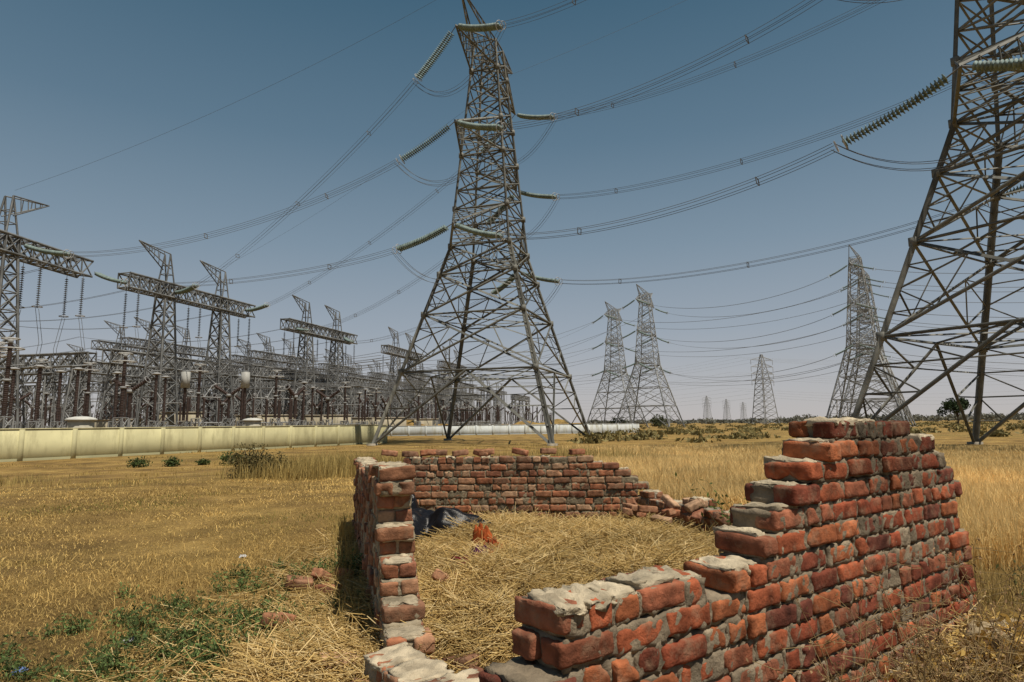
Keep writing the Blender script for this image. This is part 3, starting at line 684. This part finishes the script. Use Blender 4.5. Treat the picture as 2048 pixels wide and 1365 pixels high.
def place(me,a,b): dup('substation_gantry',me,((a[0]+b[0])/2,(a[1]+b[1])/2,0),rz(a,b))
rows=[((-57,50),(-54.3,77.5),g1),((-53,84),(-46.3,108.5),g2),((-44.9,122),(-37.6,147),g2),((-33.8,165),(-28,190),g2f),((-24,208),(-18,233),g2f)]
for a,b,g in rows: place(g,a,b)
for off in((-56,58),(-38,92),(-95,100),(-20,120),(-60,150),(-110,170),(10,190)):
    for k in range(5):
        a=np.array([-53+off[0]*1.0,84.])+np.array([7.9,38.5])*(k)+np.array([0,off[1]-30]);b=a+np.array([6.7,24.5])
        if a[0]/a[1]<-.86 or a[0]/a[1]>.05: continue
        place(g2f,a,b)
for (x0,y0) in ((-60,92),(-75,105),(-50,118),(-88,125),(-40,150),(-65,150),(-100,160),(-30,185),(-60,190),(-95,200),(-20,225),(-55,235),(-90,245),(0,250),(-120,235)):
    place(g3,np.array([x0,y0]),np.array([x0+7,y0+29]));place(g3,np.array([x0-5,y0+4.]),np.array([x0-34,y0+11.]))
for a,b,g in rows:
    a=np.array(a);b=np.array(b)
    for f in(.12,.5,.88):
        p=np.array([*(a*(1-f)+b*f),GZ]);q=p+np.array([-52,12,0.])
        for o in(0,.4): tube(mbW,cat(p+[0,o,0],q+[0,o,0],2.2,24),.03,WC,3)
        for o in(0,.4): tube(mbW,cat(p+[-52,12+o,0.],q+[-52,12+o,0.],2.2,24),.03,WC,3)
for k in range(34):
    y=rng.uniform(85,230);x=-.62*y+rng.uniform(0,.62)*y;z=rng.uniform(8,14)
    for o in(0,3.5,7): tube(mbW,cat((x,y+o,z),(x-35,y+8+o,z),.8,12),.04,(.18,.185,.19),3)
mbW.obj('power_lines',M_wire)
# ------------------------------------------------------------------ yard equipment
BR=(.070,.048,.042);GR=(.26,.265,.265)
def ped(mb,h,w=.45,x=0):
    m=[];Z=np.linspace(0,h,4);P=lambda k,z:np.array([x+(-1,1,1,-1)[k%4]*w,(-1,-1,1,1)[k%4]*w,z])
    for a,c in zip(Z[:-1],Z[1:]):
        for k in range(4): m+=[(P(k,a),P(k,c),.12),(P(k,a),P(k+1,c),.08),(P(k,c),P(k+1,c),.08)]
    beams(mb,m,(.23,.235,.235))
def ribs(mb,x,y,z0,z1,r,col,k=9):
    pr=[];z=z0;
    while z<z1-.1: pr+=[(r*.72,z),(r,z+.05),(r*.72,z+.10)];z+=.16
    pr+=[(r*.72,z1)];V,F=lathe(pr,k);V=V+[x,y,0];mb.add(V,[F],col)
def cyl(mb,x,y,z0,z1,r,col,k=14,dome=False):
    pr=[(0.001,z0),(r,z0),(r,z1)]+([(r*.8,z1+r*.10),(r*.4,z1+r*.18)] if dome else [])+[(.001,z1+(r*.2 if dome else 0))]
    V,F=lathe(pr,k);mb.add(V+[x,y,0],[F],col)
mb=MB();ped(mb,2.9);ribs(mb,0,0,3.0,5.8,.22,BR);cyl(mb,0,0,5.75,5.95,.28,GR);ribs(mb,0,0,5.95,8.8,.20,BR);cyl(mb,0,0,8.8,9.2,.2,GR)
for z,R_ in((8.4,.95),(9.2,.6)): torus(mb,(0,0,z),(0,0,1),R_,.06,(.42,.42,.41),18,5)
for t in range(4): tube(mb,[[0,0,9.0],[math.cos(t*1.57)*.95,math.sin(t*1.57)*.95,8.4]],.03,GR,3)
e1=mb.mesh('post_insulator_m',M_equip)
mb=MB();ped(mb,2.6,.35);ribs(mb,0,0,2.7,7.6,.18,BR);cyl(mb,0,0,7.6,7.85,.3,GR);torus(mb,(0,0,7.7),(0,0,1),.45,.05,(.35,.35,.35),14,4);tube(mb,[[-.6,0,8.0],[.9,0,8.1]],.05,GR)
e2=mb.mesh('surge_arrester_m',M_equip)
mb=MB();ped(mb,2.6,.5);ribs(mb,0,0,2.7,6.6,.22,BR);cyl(mb,0,0,6.6,8.5,.5,(.34,.34,.32),16);torus(mb,(0,0,8.6),(0,0,1),.4,.04,GR,14,4)
e3=mb.mesh('line_trap_m',M_equip)
mb=MB()
for x in(-3,0,3): ped(mb,2.4,.3,x);ribs(mb,x,0,2.5,5.8,.18,BR)
beams(mb,[(np.array([-3.3,0,5.9]),np.array([3.3,0,5.9]),.14),(np.array([-3.6,0,2.4]),np.array([3.6,0,2.4]),.2)],GR);tube(mb,[[0,0,5.9],[1.5,0,7.6],[3,0,7.9]],.06,GR)
for x in(-3,3): torus(mb,(x,0,6),(1,0,0),.4,.04,GR,12,4)
e4=mb.mesh('disconnector_m',M_equip)
mb=MB()
ped(mb,3.0,.5);ribs(mb,0,0,3.1,6.0,.22,BR)
for sd in(-1,1):
    p0=np.array([0,0,6.1]);p1=np.array([sd*2.0,0,7.4]);tube(mb,[p0,p1],[.17,.17],BR,8)
    for f in np.linspace(.1,.95,9): torus(mb,p0*(1-f)+p1*f,(p1-p0),.2,.04,BR,10,4)
    torus(mb,p1,(p1-p0),.42,.04,(.35,.35,.35),12,4)
cyl(mb,0,0,5.9,6.3,.35,GR);box(mb,(-.4,-.9,.8),(.4,-.45,2.0),(.3,.3,.3))
e5=mb.mesh('circuit_breaker_m',M_equip)
near=[(e1,-40.5,50),(e1,-38,61),(e1,-36.6,73),(e2,-44,58),(e2,-46,63.5),(e2,-38.5,67.5),(e3,-39.0,74.5),(e3,-32.5,76),(e1,-46,55),(e2,-41.8,66),(e5,-44,72),(e2,-34.5,80),(e1,-31,82),(e2,-28,84),(e1,-47.5,70),(e5,-38,84),(e1,-43.5,52.5),(e2,-42.5,61),(e2,-48,60),(e1,-50,66),(e2,-40,72)]
nm={id(e1):'post_insulator',id(e2):'surge_arrester',id(e3):'line_trap',id(e4):'disconnector_switch',id(e5):'circuit_breaker'}
for e,x,y in near: dup(nm[id(e)],e,(x,y,0),rng.uniform(-.1,.1))
for i_ in range(32):
    for j_ in range(-1,17):
        p=np.array([-33,80.])+np.array([.23,.97])*(i_*6.0)+np.array([-.97,.23])*(j_*6.6)+rng.uniform(-1,1,2)
        if not(-.88<p[0]/p[1]) or p[1]<55 or p[1]>260: continue
        if rng.random()<.2: continue
        e=[e1,e2,e2,e4,e4,e5,e2,e5,e2][(j_*2+i_//2+int(rng.random()<.3))%9]
        dup(nm[id(e)],e,(p[0],p[1],0),1.34+rng.choice([0,1.57]),rng.uniform(.85,1.05))
def kiosk(x,y,s=1):
    mb=MB();cyl(mb,0,0,1.0,2.6,.95,(.42,.40,.33),18);cyl(mb,0,0,2.6,2.72,1.15,(.5,.5,.46),18,True)
    for t in range(6): beams(mb,[(np.array([math.cos(t)*.85,math.sin(t)*.85,0]),np.array([math.cos(t)*.85,math.sin(t)*.85,1.0]),.15)],GR)
    mb.obj('equipment_kiosk',M_equip,loc=(x,y,0)).scale=(s,s,s)
kiosk(-36,52.5,1);kiosk(-31,75,1);kiosk(-30,111,1)
for (x,y,w_,h_) in [(-52,92,6,4),(-44,100,9,3.6),(-36,108,8,3.6),(-60,90,6,3),(-30,118,10,3.2),(-24,135,8,3)]:
    mb=MB();box(mb,(0,0,0),(w_,.5,h_),(.36,.32,.24));box(mb,(-.2,-.1,h_),(w_+.2,.6,h_+.2),(.34,.3,.24));box(mb,(w_*.35,-.12,-.1),(w_*.42,0-.003,h_-.01),(.3,.27,.21));o=mb.obj('concrete_fire_wall',M_wall,loc=(x,y,0));o.rotation_euler[2]=.3
# ------------------------------------------------------------------ trees
def tree(name,x,y,H,W_,n=1500,sz=.35,col=(.05,.075,.03)):
    mb=MB();tube(mb,[[0,0,-.2],[.1,0,H*.2],[-.05,.1,H*.45],[0,0,H*.7]],[H*.035,H*.028,H*.02,H*.008],(.09,.07,.05),7);P=[]
    for k in range(16):
        t=rng.uniform(0,6.28);e=rng.uniform(-.1,1.2);q=np.array([math.cos(t)*math.cos(e)*W_*rng.uniform(.5,1),math.sin(t)*math.cos(e)*W_*rng.uniform(.5,1),H*.55+math.sin(e)*H*.38])
        tube(mb,[[0,0,H*rng.uniform(.2,.5)],list(q*.55+[0,0,H*.2]),list(q)],[H*.014,H*.009,H*.004],(.09,.07,.05),5)
        P.append(q+nrm(rng.normal(0,1,(n//16,3)))*rng.random((n//16,1))**.5*W_*.38)
    leaves(mb,np.concatenate(P),sz,col,.55);mb.obj(name,M_leaf,loc=(x,y,0))
tree('tree',168,238,9.0,4.8,2600,.5,(.035,.055,.022))
mb=MB();P=[]
for k in range(420):
    b=rng.uniform(.12,1.0);y=rng.uniform(420,900);x=b*y;h=rng.uniform(3,8)*(1.0 if b>.45 else .6);w_=rng.uniform(3,8)
    q=nrm(rng.normal(0,1,(60,3)))*rng.random((60,1))**.5*[w_,w_,h*.45]+[x,y,h*.5];P.append(q)
P=np.concatenate(P);leaves(mb,P,1.4,(.16,.16,.13),.4);mb.obj('distant_tree_line',M_leaf)
mb=MB();P=[]
for k in range(320):
    b=rng.uniform(.1,.95);y=rng.uniform(60,320);x=b*y;h=rng.uniform(.3,1.2);w_=rng.uniform(.6,2.5);q=nrm(rng.normal(0,1,(50,3)))*rng.random((50,1))**.5*[w_,w_,h*.5]+[x,y,h*.4];P.append(q)
leaves(mb,np.concatenate(P),.35,(.18,.15,.06),.5);mb.obj('field_scrub',M_leaf)
for o in set(bpy.data.objects)-FAR0: o.location.z-=DROP
